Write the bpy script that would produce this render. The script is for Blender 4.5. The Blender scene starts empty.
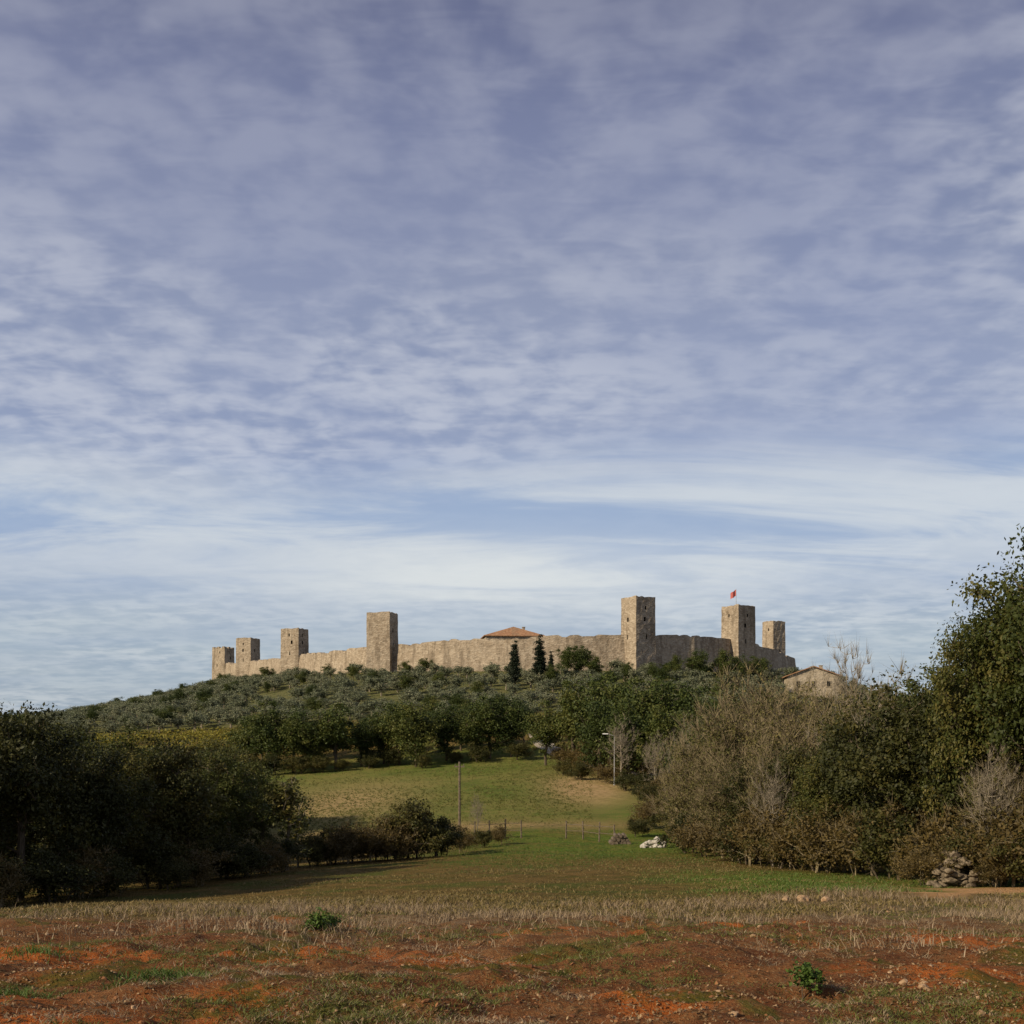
import bpy, bmesh, math, random
import numpy as np
from mathutils import Vector, Matrix, noise as mnoise
SC=bpy.context.scene
COL=SC.collection
random.seed(5)

# ------------------------------------------------------------------ noise
def vn(x,y,s,seed=0):
    x=np.asarray(x,float)/s+seed*17.3; y=np.asarray(y,float)/s-seed*9.7
    xi=np.floor(x); yi=np.floor(y); fx=x-xi; fy=y-yi
    fx=fx*fx*(3-2*fx); fy=fy*fy*(3-2*fy)
    def h(a,b):
        v=np.sin(a*127.1+b*311.7+seed*74.7)*43758.5453
        return v-np.floor(v)
    return (h(xi,yi)*(1-fx)+h(xi+1,yi)*fx)*(1-fy)+(h(xi,yi+1)*(1-fx)+h(xi+1,yi+1)*fx)*fy
def fbm(x,y,s,seed=0,o=4):
    t=0;a=.5
    for i in range(o):
        t=t+a*vn(x,y,s/2**i,seed+i); a*=.5
    return t/(1-.5**o)
def ss(a,b,x):
    t=np.clip((x-a)/(b-a),0,1); return t*t*(3-2*t)

# castle wall path: x,y,top z
wp=[(-118,470,31.6),(-98.7,430,30.0),(-83,392,28.6),(-68,360,27.5),(-53,334,27.0),(-35.5,315,27.3),(-18,305,27.5),(0,299,27.9),(16,296.5,28.2),(32.6,297,28.7),(48,303,28.9),(62,315,28.6),(76,330,27.2),(86,349,25.6),(88,365,26),(86.5,380,26.5),(92,420,27),(80,455,28),(40,478,29),(-20,485,30),(-80,482,30),(-118,470,31.6)]
# ------------------------------------------------------------------ terrain
PY=[-400,-30,0,10,20,30,40,60,80,100,130,180,220,300,600,6000]
PZ=[4,.8,.2,0,-.8,-1.8,-2.8,-4.3,-5.5,-6.45,-5.0,-1.5,1.0,1.5,-6,-40]
def polydist(x,y):
    d=np.full(np.shape(x),1e9); ins=np.zeros(np.shape(x),bool)
    for i in range(len(wp)-1):
        ax,ay=wp[i][:2]; bx,by=wp[i+1][:2]
        vx,vy=bx-ax,by-ay
        t=np.clip(((x-ax)*vx+(y-ay)*vy)/(vx*vx+vy*vy),0,1)
        d=np.minimum(d,np.hypot(x-ax-t*vx,y-ay-t*vy))
        c=(ay>y)!=(by>y)
        ins=ins^(c&(x<(bx-ax)*(y-ay)/(by-ay+1e-9)+ax))
    return np.where(ins,-d,d)
KD=np.arange(-10,141,5.)
KV=np.interp(KD,[-10,2,20,40,60,80,115,140],[1,1,.77,.56,.37,.19,0,0]); KV=np.convolve(np.pad(KV,1,'edge'),[.25,.5,.25],'valid')
def terr(x,y):
    x=np.asarray(x,float);y=np.asarray(y,float)
    z=0
    for d,w in ((-5,.25),(0,.5),(5,.25)):
        z=z+w*np.interp(y+d*np.clip(y/60,0,1),PY,PZ)
    near=ss(15,45,y)*(1-ss(170,260,y))
    z=z-0.05*np.clip(-x,0,45)*near
    d=polydist(x,y)+ (vn(x,y,60,3)-.5)*8*ss(15,50,polydist(x,y))
    k=np.interp(d,KD,KV)
    plat=19.4+.032*np.clip(y-300,-20,190)
    return z*(1-k)+plat*k
def tz(x,y): return float(terr(x,y))
def axis(segs):
    out=[]
    for a,b,n in segs: out+=list(np.linspace(a,b,n,endpoint=False))
    return np.array(out+[segs[-1][1]])
xs=axis([(-6000,-800,14),(-800,-200,30),(-200,-60,56),(-60,-17,60),(-17,-7,80),(-7,7,180),(7,17,80),(17,60,60),(60,200,56),(200,800,30),(800,6000,14)])
ys=axis([(-400,-20,14),(-20,8,28),(8,14,110),(14,22,95),(22,40,110),(40,110,110),(110,340,115),(340,600,50),(600,6000,30)])
X,Y=np.meshgrid(xs,ys)
def soilf(X,Y): return 1-ss(18.0,23,Y+11*(fbm(X,Y,9,8,4)-.5)+X*0.05)
def micro(X,Y):
    soil=soilf(X,Y); damp=ss(7,9,Y)*(1-ss(30,50,Y))
    return ((fbm(X,Y,.5,2,3)-.5)*.28*soil+(fbm(X,Y,1.8,5,2)-.5)*.28*np.maximum(soil,.4))*damp+(fbm(X,Y,7,6,2)-.5)*.35*ss(12,30,Y)*(1-ss(120,160,Y))
def strawf(X,Y):
    s=ss(15.5,22,Y+11*(fbm(X,Y,8,9,4)-.5))*(1-ss(24,33,Y+10*(fbm(X,Y,9,12,4)-.5)-X*.05))
    return s*(.25+.75*ss(-.36,-.12,X/np.maximum(Y,1)+.15*(fbm(X,Y,6,19)-.5)))
def pathf(X,Y):
    cy=32.3+(X-11.3)*1.05+.5*np.sin(X*.9)
    p=(1-ss(.9,2.3,np.abs(Y-cy)+1.2*(vn(X,Y,1.2,77)-.5)))*ss(10.4,11.6,X+.8*(vn(X,Y,1.,76)-.5))*(X<30)
    q=(1-ss(.6,1.8,np.abs(Y-38.6+(X-14)*.25)+1.0*(vn(X,Y,1.5,78)-.5)))*ss(13,15,X)*(X<40)
    return np.maximum(p,q)
Z=terr(X,Y)
soil=soilf(X,Y)
straw=strawf(X,Y)
pxx=X/np.maximum(Y,1)
lush=ss(56,80,Y-X*.4+8*(vn(X,Y,9,30)-.5))*(1-ss(98,112,Y))*ss(-.10,.05,pxx)
g2=ss(28,33,Y-X*.25+5*(vn(X,Y,4,31)-.5))*(1-ss(44,56,Y))*ss(4,9,X)
lush=np.maximum(lush,g2)
meadow=ss(103,116,Y)*(1-ss(186,200,Y))
brown=1.3*np.exp(-(((X-9)/5)**2+((Y-143)/15)**2))+.8*np.exp(-(((X+20)/9)**2+((Y-135)/22)**2))+.7*np.exp(-(((X+5)/18)**2+((Y-109)/3)**2))
path=pathf(X,Y)
hill=ss(228,240,Y)*(1-ss(-2,3,-polydist(X,Y)))
Z2=Z+micro(X,Y)
ny,nx=X.shape
co=np.stack([X,Y,Z2],-1).reshape(-1,3)
idx=np.arange(nx*ny).reshape(ny,nx)
quads=np.stack([idx[:-1,:-1],idx[:-1,1:],idx[1:,1:],idx[1:,:-1]],-1).reshape(-1,4)

def build(name,co,quads=None,tris=None,mats=(),mq=None,mt=None,smooth=False,vattr=None,link=True):
    me=bpy.data.meshes.new(name)
    co=np.asarray(co,np.float32)
    q=np.zeros((0,4),int) if quads is None else np.asarray(quads,int)
    t=np.zeros((0,3),int) if tris is None else np.asarray(tris,int)
    me.vertices.add(len(co)); me.vertices.foreach_set('co',co.ravel())
    li=np.concatenate([q.ravel(),t.ravel()]).astype(np.int32)
    me.loops.add(len(li)); me.loops.foreach_set('vertex_index',li)
    st=np.concatenate([np.arange(len(q))*4,len(q)*4+np.arange(len(t))*3]).astype(np.int32)
    me.polygons.add(len(st)); me.polygons.foreach_set('loop_start',st)
    for m in mats: me.materials.append(m)
    mi=np.zeros(len(st),np.int32)
    if mq is not None: mi[:len(q)]=mq
    if mt is not None: mi[len(q):]=mt
    me.polygons.foreach_set('material_index',mi)
    me.polygons.foreach_set('use_smooth',np.full(len(st),smooth,bool))
    me.update(calc_edges=True)
    if vattr:
        for k,v in vattr.items():
            v=np.asarray(v,np.float32)
            if v.ndim==1:
                a=me.attributes.new(k,'FLOAT','POINT'); a.data.foreach_set('value',v)
            else:
                a=me.attributes.new(k,'FLOAT_COLOR','POINT'); a.data.foreach_set('color',v.ravel())
    if not link: return me
    ob=bpy.data.objects.new(name,me); COL.objects.link(ob); return ob

# ------------------------------------------------------------------ material helpers
def newmat(name):
    m=bpy.data.materials.new(name); m.use_nodes=True
    nt=m.node_tree; nt.nodes.clear()
    return m,nt
class N:
    def __init__(s,nt): s.nt=nt
    def n(s,t,**k):
        nd=s.nt.nodes.new(t)
        for a,b in k.items(): setattr(nd,a,b)
        return nd
    def l(s,a,b): s.nt.links.new(a,b)
    def noise(s,vec,scale,detail=4,rough=.55,dist=0):
        nd=s.n('ShaderNodeTexNoise'); nd.inputs['Scale'].default_value=scale
        nd.inputs['Detail'].default_value=detail; nd.inputs['Roughness'].default_value=rough
        nd.inputs['Distortion'].default_value=dist
        if vec is not None: s.l(vec,nd.inputs['Vector'])
        return nd.outputs['Fac']
    def math(s,op,a,b=None,c=None,clamp=False):
        nd=s.n('ShaderNodeMath',operation=op); nd.use_clamp=clamp
        for i,v in enumerate((a,b,c)):
            if v is None: continue
            if isinstance(v,(int,float)): nd.inputs[i].default_value=v
            else: s.l(v,nd.inputs[i])
        return nd.outputs[0]
    def mr(s,v,a,b,c=0,d=1):
        nd=s.n('ShaderNodeMapRange'); s.l(v,nd.inputs[0])
        nd.interpolation_type='SMOOTHSTEP'
        for i,x in enumerate((a,b,c,d)): nd.inputs[i+1].default_value=x
        return nd.outputs[0]
    def mix(s,f,a,b,blend='MIX'):
        nd=s.n('ShaderNodeMix',data_type='RGBA',blend_type=blend)
        for i,v in ((0,f),(6,a),(7,b)):
            if isinstance(v,(int,float)): nd.inputs[i].default_value=v
            elif isinstance(v,tuple): nd.inputs[i].default_value=(*v,1) if len(v)==3 else v
            else: s.l(v,nd.inputs[i])
        return nd.outputs[2]
    def ramp(s,f,stops):
        nd=s.n('ShaderNodeValToRGB'); e=nd.color_ramp.elements
        while len(e)<len(stops): e.new(.5)
        for i,(p,c) in enumerate(stops):
            e[i].position=p; e[i].color=(*c,1)
        s.l(f,nd.inputs[0]); return nd.outputs[0]
    def out(s,col,rough=.9,bump=None,bs=.3,bd=.05,trans=0,spec=.2):
        p=s.n('ShaderNodeBsdfPrincipled')
        if isinstance(col,tuple): p.inputs['Base Color'].default_value=(*col,1)
        else: s.l(col,p.inputs['Base Color'])
        p.inputs['Roughness'].default_value=rough
        p.inputs['Specular IOR Level'].default_value=spec
        if bump is not None:
            b=s.n('ShaderNodeBump'); b.inputs['Strength'].default_value=bs; b.inputs['Distance'].default_value=bd
            s.l(bump,b.inputs['Height']); s.l(b.outputs[0],p.inputs['Normal'])
        o=s.n('ShaderNodeOutputMaterial')
        if trans>0:
            t=s.n('ShaderNodeBsdfTranslucent'); 
            if isinstance(col,tuple): t.inputs[0].default_value=(*col,1)
            else: s.l(col,t.inputs[0])
            m=s.n('ShaderNodeMixShader'); m.inputs[0].default_value=trans
            s.l(p.outputs[0],m.inputs[1]); s.l(t.outputs[0],m.inputs[2]); s.l(m.outputs[0],o.inputs[0])
        else: s.l(p.outputs[0],o.inputs[0])

# ground material
gm,nt=newmat('ground_soil_grass'); g=N(nt)
geo=g.n('ShaderNodeNewGeometry'); P=geo.outputs['Position']
za=g.n('ShaderNodeAttribute',attribute_name='zone'); sp=g.n('ShaderNodeSeparateColor'); g.l(za.outputs['Color'],sp.inputs[0])
zb=g.n('ShaderNodeAttribute',attribute_name='zone2'); sp2=g.n('ShaderNodeSeparateColor'); g.l(zb.outputs['Color'],sp2.inputs[0])
n_big=g.noise(P,.25,5,.6); n_mid=g.noise(P,1.3,6,.65); n_f=g.noise(P,7,6,.7); n_ff=g.noise(P,28,4,.7); n_hug=g.noise(P,.06,5,.6)
base=g.mix(g.mr(n_mid,.35,.65),(.105,.080,.022),(.20,.125,.040))
base=g.mix(g.mr(n_big,.46,.64),base,(.092,.100,.020))
base=g.mix(g.math('MULTIPLY',g.mr(n_f,.5,.7),.5),base,(.20,.14,.055))
soilc=g.mix(g.mr(n_mid,.35,.65),(.15,.054,.021),(.25,.110,.040))
soilc=g.mix(g.mr(n_big,.50,.60),soilc,(.46,.125,.026))
soilc=g.mix(g.mr(n_f,.49,.64),soilc,(.060,.034,.015))
soilc=g.mix(g.math('MULTIPLY',g.mr(n_ff,.50,.64),.75),soilc,(.36,.22,.10))
weed=g.noise(P,.5,6,.7,.5)
soilc=g.mix(g.math('MULTIPLY',g.mr(weed,.51,.60),.8),soilc,(.085,.095,.018))
c=g.mix(g.math('MULTIPLY',sp.outputs[0],g.mr(n_mid,.1,.3)),base,soilc)
strawc=g.mix(g.mr(n_f,.35,.65),(.17,.11,.05),(.32,.235,.14))
c=g.mix(g.math('MULTIPLY',sp.outputs[1],g.mr(n_mid,.35,.6,.1,.9)),c,strawc)
lushc=g.mix(g.mr(n_mid,.35,.65),(.09,.145,.016),(.15,.185,.028))
lushc=g.mix(g.math('MULTIPLY',g.mr(n_f,.5,.7),.35),lushc,(.16,.14,.04))
c=g.mix(g.math('MULTIPLY',sp.outputs[2],g.mr(n_big,.3,.6,.5,1)),c,lushc)
mead=g.mix(g.mr(n_hug,.4,.6),(.10,.145,.022),(.165,.17,.040))
mead=g.mix(g.math('MULTIPLY',g.mr(n_mid,.42,.60),.5),mead,(.22,.165,.06))
mead=g.mix(g.math('MULTIPLY',g.mr(n_big,.5,.62),.5),mead,(.075,.11,.02))
c=g.mix(sp2.outputs[0],c,mead)
c=g.mix(g.math('MULTIPLY',sp2.outputs[1],g.mr(n_big,.3,.5,.7,1)),c,g.mix(g.mr(n_mid,.4,.6),(.46,.31,.15),(.30,.21,.09)))
c=g.mix(g.math('MULTIPLY',sp2.outputs[2],g.mr(n_f,.3,.5,.8,1)),c,g.mix(g.mr(n_f,.4,.6),(.46,.25,.10),(.60,.36,.18)))
hl=g.n('ShaderNodeAttribute',attribute_name='hill')
c=g.mix(hl.outputs['Fac'],c,g.mix(g.mr(n_mid,.4,.6),(.085,.095,.030),(.16,.145,.06)))
hb=g.math('ADD',n_f,g.math('MULTIPLY',n_ff,.5))
g.out(c,.95,hb,1.0,.10,spec=.06)
zone=np.stack([soil,straw*.9,lush,np.ones_like(soil)],-1).reshape(-1,4)
zone2=np.stack([np.clip(meadow,0,1),np.clip(brown,0,1),path,np.ones_like(soil)],-1).reshape(-1,4)
build('ground',co,quads,mats=[gm],smooth=True,vattr={'zone':zone,'zone2':zone2,'hill':hill.ravel()})

# ------------------------------------------------------------------ foliage materials
def leafmat(name,stops,trans=.25):
    m,nt=newmat(name); g=N(nt)
    a=g.n('ShaderNodeAttribute',attribute_name='v'); oi=g.n('ShaderNodeObjectInfo')
    f=g.math('ADD',g.math('MULTIPLY',a.outputs['Fac'],.62),g.math('MULTIPLY',oi.outputs['Random'],.38))
    g.out(g.ramp(f,stops),.6,trans=trans,spec=.25); return m
M_dark=leafmat('leaf_dark_green',[(0,(.018,.023,.005)),(.5,(.048,.050,.011)),(1,(.14,.11,.025))])
M_oak=leafmat('leaf_oak_green',[(0,(.024,.034,.007)),(.5,(.058,.070,.013)),(1,(.16,.125,.03))])
M_mid=leafmat('leaf_wood_green',[(0,(.024,.038,.009)),(.5,(.060,.080,.016)),(1,(.16,.15,.034))])
M_olive=leafmat('leaf_olive',[(0,(.10,.115,.062)),(.5,(.165,.18,.10)),(1,(.25,.24,.145))])
M_scrub=leafmat('leaf_autumn_scrub',[(0,(.060,.062,.016)),(.5,(.13,.115,.034)),(1,(.25,.19,.075))])
M_rust=leafmat('leaf_rust',[(0,(.055,.045,.013)),(.5,(.10,.070,.020)),(1,(.16,.11,.03))])
M_yel=leafmat('leaf_vineyard',[(0,(.14,.14,.02)),(.5,(.26,.22,.03)),(1,(.38,.29,.05))])
M_cyp=leafmat('leaf_cypress',[(0,(.008,.014,.007)),(1,(.024,.034,.014))],.1)
M_bright=leafmat('leaf_weed',[(0,(.05,.09,.015)),(.5,(.085,.135,.022)),(1,(.14,.18,.04))])
M_straw=leafmat('blade_straw',[(0,(.15,.10,.05)),(.5,(.29,.21,.125)),(1,(.44,.35,.23))],.2)
M_blade=leafmat('blade_green',[(0,(.07,.085,.016)),(.5,(.11,.12,.024)),(1,(.19,.16,.045))],.2)
M_oliveb=leafmat('blade_olive_brown',[(0,(.085,.078,.020)),(.5,(.15,.115,.034)),(1,(.25,.18,.070))],.2)
M_lit=leafmat('litter_brown',[(0,(.07,.045,.02)),(.4,(.20,.12,.055)),(.8,(.33,.23,.12)),(1,(.48,.37,.23))],.1)
def barkmat(name,a,b):
    m,nt=newmat(name); g=N(nt); tc=g.n('ShaderNodeTexCoord')
    mp=g.n('ShaderNodeMapping'); mp.inputs['Scale'].default_value=(6,6,1.5); g.l(tc.outputs['Object'],mp.inputs[0])
    n=g.noise(mp.outputs[0],3,5,.6); g.out(g.mix(g.mr(n,.35,.65),a,b),.9,n,.6,.03); return m
M_bark=barkmat('bark_brown',(.06,.045,.028),(.13,.10,.065))
M_barkg=barkmat('bark_grey',(.15,.125,.09),(.30,.25,.18))
M_barkt=barkmat('bark_twig',(.14,.11,.06),(.26,.205,.12))

# ------------------------------------------------------------------ tree generator
def tree_mesh(name,seed,H,R,th,nclump,nleaf,leaf,cr,tr,mleaf,mbark,stems=1,flat=.75,twigs=0,twl=.7,tww=.018,rexp=2.2,widelow=0,lobe=1.0):
    r=np.random.RandomState(seed)
    hh=(H-th)/2; c=np.array([0,0,th+hh])
    d=r.normal(size=(nclump,3)); d/=np.linalg.norm(d,axis=1)[:,None]
    rad=r.rand(nclump)**(1/rexp)
    az=np.arctan2(d[:,1],d[:,0])
    p1,p2,p3=r.rand(3)*6.28
    lob=.80+lobe*(.16*np.sin(2*az+p1+2*d[:,2])+.14*np.sin(3*az+p2-3*d[:,2])+.12*np.sin(5*az+p3+4*d[:,2]))
    rad=rad*np.minimum(lob,1.02)
    cl=c+d*rad[:,None]*np.array([R,R,hh])
    if widelow:
        k=1+widelow*(.5-(cl[:,2]-th)/(2*hh)); cl[:,0]*=k; cl[:,1]*=k
    nodes=[];par=[]
    for s in range(stems):
        a=r.rand()*6.28; off=np.array([math.cos(a),math.sin(a),0])*(0 if stems==1 else R*.18)
        lean=r.normal(size=2)*R*(.08 if stems==1 else .35); topz=th+(H-th)*(.7 if stems==1 else .45)
        k=max(4,int(topz/.7)); prev=-1
        for i in range(k+1):
            t=i/k
            p=off+np.array([lean[0]*t**1.5,lean[1]*t**1.5,-.6+(topz+.6)*t])
            if i>0: p[:2]+=r.normal(size=2)*.05*H/8
            nodes.append(p);par.append(prev);prev=len(nodes)-1
    order=np.argsort(np.hypot(cl[:,0],cl[:,1])+.3*np.abs(cl[:,2]-c[2]))
    tips=[]
    minz=max(th*.55,.15)
    for i in order:
        p=cl[i]; A=np.array(nodes)
        dv=p-A; dist=np.linalg.norm(dv,axis=1)+np.clip(-dv[:,2]+.25*np.hypot(dv[:,0],dv[:,1]),0,9)*2.0+np.where(A[:,2]<minz,6,0)
        j=int(np.argmin(dist)); q=A[j]; L=np.linalg.norm(p-q)
        k=max(1,int(L/.55)); prev=j
        sag=r.normal(size=3)*.12*L
        for t in range(1,k+1):
            u=t/k; w=q+(p-q)*u+sag*math.sin(math.pi*u)+np.array([0,0,-.1*L*math.sin(math.pi*u)])
            nodes.append(w);par.append(prev);prev=len(nodes)-1
        tips.append(prev)
    A=np.array(nodes);par=np.array(par);n=len(A)
    cnt=np.zeros(n)
    for t in tips: cnt[t]+=1
    for i in range(n-1,-1,-1):
        if par[i]>=0: cnt[par[i]]+=cnt[i]
    cnt=np.maximum(cnt,1)
    rd=tr*(cnt/cnt.max())**.5; rd=np.maximum(rd,tr*.06)
    e=np.where(par>=0)[0]; p0=A[par[e]];p1_=A[e];r0=rd[par[e]];r1=rd[e]
    r0=np.minimum(r0,r1*1.6+.01)
    ax=p1_-p0; ax/=np.linalg.norm(ax,axis=1)[:,None]+1e-9
    ref=np.where(np.abs(ax[:,2:3])<.8,np.array([[0,0,1.]]),np.array([[1.,0,0]]))
    u=np.cross(ax,ref);u/=np.linalg.norm(u,axis=1)[:,None]; v=np.cross(ax,u)
    S=6; ang=np.arange(S)/S*2*math.pi
    ring=np.cos(ang)[None,:,None]*u[:,None,:]+np.sin(ang)[None,:,None]*v[:,None,:]
    ra=p0[:,None,:]+ring*r0[:,None,None]; rb=(p1_+ax*r1[:,None]*.3)[:,None,:]+ring*r1[:,None,None]
    V=np.concatenate([ra,rb],1).reshape(-1,3); m=len(e)
    b=(np.arange(m)*2*S)[:,None]; k=np.arange(S)[None,:]
    Q=np.stack([b+k,b+(k+1)%S,b+S+(k+1)%S,b+S+k],-1).reshape(-1,4)
    T=np.zeros((0,3),int); vv=np.zeros(len(V))
    tp=A[tips]
    nl=nclump*nleaf
    if nl:
        ci=r.randint(0,nclump,nl)
        csz=cr*(.5+1.0*r.rand(nclump))
        off=r.normal(size=(nl,3)); off/=np.linalg.norm(off,axis=1)[:,None]; off*=(r.rand(nl)**.75*1.1)[:,None]
        pos=tp[ci]+off*csz[ci][:,None]*np.array([1,1,flat])*1.35
        nm=off*.5+r.normal(size=(nl,3))*.6+np.array([0,0,.45]); nm/=np.linalg.norm(nm,axis=1)[:,None]
        a=np.cross(nm,r.normal(size=(nl,3)));a/=np.linalg.norm(a,axis=1)[:,None]; bb=np.cross(nm,a)
        s=leaf*(.6+.8*r.rand(nl))[:,None]
        pos[:,2]=np.maximum(pos[:,2],.05)
        LVv=np.stack([pos-a*s*.6,pos-bb*s*.36+a*s*.05,pos+a*s*.65,pos+bb*s*.36+a*s*.05],1).reshape(-1,3)
        LQq=(np.arange(nl)*4)[:,None]+np.arange(4)[None,:]+len(V)
        cv=r.rand(nclump); lv=np.clip(.6*cv[ci]+.4*r.rand(nl),0,1)
        V=np.concatenate([V,LVv]); nq=len(Q); Q=np.concatenate([Q,LQq]); vv=np.concatenate([vv,np.repeat(lv,4)])
        mq=np.concatenate([np.ones(nq),np.zeros(nl)])
    else: mq=np.ones(len(Q))
    mt=None
    if twigs:
        src=np.concatenate([tp]+[A[len(A)//6:]]); nt_=len(src)*twigs
        ci=np.repeat(np.arange(len(src)),twigs); q=src[ci]
        out=q-np.array([0,0,H*.25]); out/=np.linalg.norm(out,axis=1)[:,None]
        d=out*.8+r.normal(size=(nt_,3))*.5+np.array([0,0,.35]); d/=np.linalg.norm(d,axis=1)[:,None]
        L=twl*(.4+r.rand(nt_))[:,None]; sd=np.cross(d,r.normal(size=(nt_,3)));sd/=np.linalg.norm(sd,axis=1)[:,None]
        tv=np.stack([q-sd*tww/2,q+sd*tww/2,q+d*L+r.normal(size=(nt_,3))*.05*twl],1).reshape(-1,3)
        T=(np.arange(nt_)*3)[:,None]+np.arange(3)[None,:]+len(V)
        V=np.concatenate([V,tv]); vv=np.concatenate([vv,np.zeros(nt_*3)]); mt=np.ones(nt_)
    return build(name,V,Q,T,mats=[mleaf,mbark],mq=mq,mt=mt,vattr={'v':vv},link=False)
PR={}
def proto(key,n,H,**k):
    PR[key]=([tree_mesh(f'{key}_mesh_{i}',100*len(PR)+i*7+3,H=H,**k) for i in range(n)],H)
proto('oak_dark',4,8.,R=2.8,th=.9,nclump=100,nleaf=220,leaf=.13,cr=.60,tr=.17,mleaf=M_dark,mbark=M_bark,widelow=.25,lobe=1.8,twigs=1,twl=.6)
proto('oak_open',3,12.,R=3.7,th=1.8,nclump=125,nleaf=190,leaf=.14,cr=.68,tr=.22,mleaf=M_oak,mbark=M_bark,twigs=1,twl=.8,rexp=2.3,lobe=1.6)
proto('scrub_tree',4,10.,R=3.5,th=.8,nclump=380,nleaf=30,leaf=.12,cr=.55,tr=.15,mleaf=M_scrub,mbark=M_barkt,stems=3,twigs=7,twl=1.0,tww=.03,widelow=.2,lobe=1.7)
proto('bush',3,3.,R=1.9,th=.1,nclump=60,nleaf=190,leaf=.10,cr=.42,tr=.07,mleaf=M_dark,mbark=M_bark,stems=3,widelow=.4,lobe=1.8,twigs=2,twl=.45)
proto('bush_rust',2,3.,R=2.0,th=.1,nclump=90,nleaf=70,leaf=.10,cr=.42,tr=.06,mleaf=M_rust,mbark=M_barkt,stems=4,widelow=.4,twigs=4,twl=.5,tww=.02,lobe=1.7)
proto('wood_tree',5,12.,R=4.1,th=1.8,nclump=76,nleaf=130,leaf=.28,cr=1.05,tr=.25,mleaf=M_mid,mbark=M_bark,lobe=1.7)
proto('olive',4,4.6,R=2.3,th=.7,nclump=42,nleaf=44,leaf=.26,cr=.6,tr=.2,mleaf=M_olive,mbark=M_barkg,lobe=1.3)
proto('cypress',2,13.,R=1.25,th=.4,nclump=200,nleaf=55,leaf=.22,cr=.42,tr=.2,mleaf=M_cyp,mbark=M_bark,rexp=3,widelow=.7)
proto('bare',3,11.,R=3.6,th=2.2,nclump=220,nleaf=0,leaf=.1,cr=.5,tr=.16,mleaf=M_scrub,mbark=M_barkg,twigs=5,twl=.9,tww=.03)
proto('sapling',2,5.,R=.9,th=.5,nclump=45,nleaf=45,leaf=.11,cr=.35,tr=.06,mleaf=M_oak,mbark=M_barkg,twigs=2,twl=.4,lobe=1.6)
proto('weed',2,.5,R=.26,th=.02,nclump=30,nleaf=26,leaf=.05,cr=.075,tr=.008,mleaf=M_bright,mbark=M_bark,stems=3)
def put(kind,name,x,y,h,parent=None,wide=1.0,var=None,rnd=random):
    ms,H=PR[kind]; me=ms[rnd.randrange(len(ms)) if var is None else var]
    o=bpy.data.objects.new(name,me); COL.objects.link(o)
    s=h/H; o.location=(x,y,tz(x,y)-.03); o.rotation_euler=(0,0,rnd.random()*6.28)
    o.scale=(s*wide,s*wide,s)
    if parent: o.parent=parent
    return o
def grp(name):
    e=bpy.data.objects.new(name,None); COL.objects.link(e); return e

# left trees
for k,x,y,h,w in [('oak_dark',-22,42,8.4,.95),('oak_dark',-19.6,46,8.7,.85),('oak_dark',-17.9,49.5,7.0,.95),('oak_open',-18.7,54,8.0,1.1),('oak_dark',-16.2,56,7.4,.95),('oak_open',-15.0,60.5,7.6,.95),('oak_dark',-23.5,50,9.4,1.0),('oak_dark',-21.2,56,8.8,1.0),('oak_dark',-26,44,8.8,1.0),('oak_dark',-18.8,63,7.9,1.0),('oak_dark',-26,36,7.5,1.1),('oak_dark',-16.9,66,7.2,1.1),('oak_open',-14.4,66,6.2,.9)]:
    put(k,'oak_tree',x,y,h,wide=w)
for x,y,h in [(-19,42.5,2.2),(-16.6,47.5,2.0),(-13.5,58,2.2),(-20.5,40,2.2),(-12.9,63,2.3),(-17.8,45,2.4),(-14.8,59,2.6),(-20.5,43,2.8),(-18.2,48,2.6),(-16.4,53,2.8),(-15.4,52,1.6)]:
    put('bush','shrub',x,y,h,wide=1.2)
for x,y,h in [(-17.2,46.5,2.2),(-14.9,54,2.2),(-12.8,60,1.9),(-18.6,41.5,1.9)]:
    put('bush_rust','shrub',x,y,h,wide=1.1)
rw=random.Random(11)
wl=grp('dark_woodland')
for i in range(130):
    y=rw.uniform(58,120); x=rw.uniform(-.48*y-22,-.245*y)
    if x>-15: continue
    g0=tz(x,y); u=x/y*1150+512
    top=2.5+(rw.uniform(0,24) if u<75 else rw.uniform(-24,-4))*y/1150
    put('oak_dark' if (rw.random()<.6 or u<90) else 'oak_open','tree',x,y,max(4,top-g0),parent=wl,wide=1.15,rnd=rw)
for i in range(60):
    y=rw.uniform(120,180); x=rw.uniform(-.48*y-25,-.26*y)
    g0=tz(x,y); u=x/y*1150+512; top=2.5+(rw.uniform(0,20) if u<60 else rw.uniform(-25,-10))*y/1150
    put('wood_tree','tree',x,y,max(3.5,top-g0),parent=wl,wide=1.2,rnd=rw)
put('sapling','young_poplar_tree',-12.9,66,6.6,wide=1.3,var=0)
put('sapling','young_poplar_tree',-13.2,71,5.0,wide=1.2,var=1)
for x,y,h in [(-11.2,72,2.4),(-9.8,73,2.7),(-8.6,74,2.4),(-6.4,73,3.7),(-5.3,74,3.2),(-7.6,73,2.8),(-4.6,76,2.2),(-12.2,70,2.0),(-2.2,84,1.6)]:
    put('bush','shrub',x,y,h,wide=1.05)
for x,y,h in [(-8.9,72,3.0),(-11,71,2.2),(-3.4,79,1.9),(-1,88,1.6),(-10.3,71,2.6),(-7.3,72,3.0)]:
    put('bush_rust','shrub',x,y,h)
put('bare','bare_sapling',-2.9,97,4.2,wide=.6)
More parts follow.
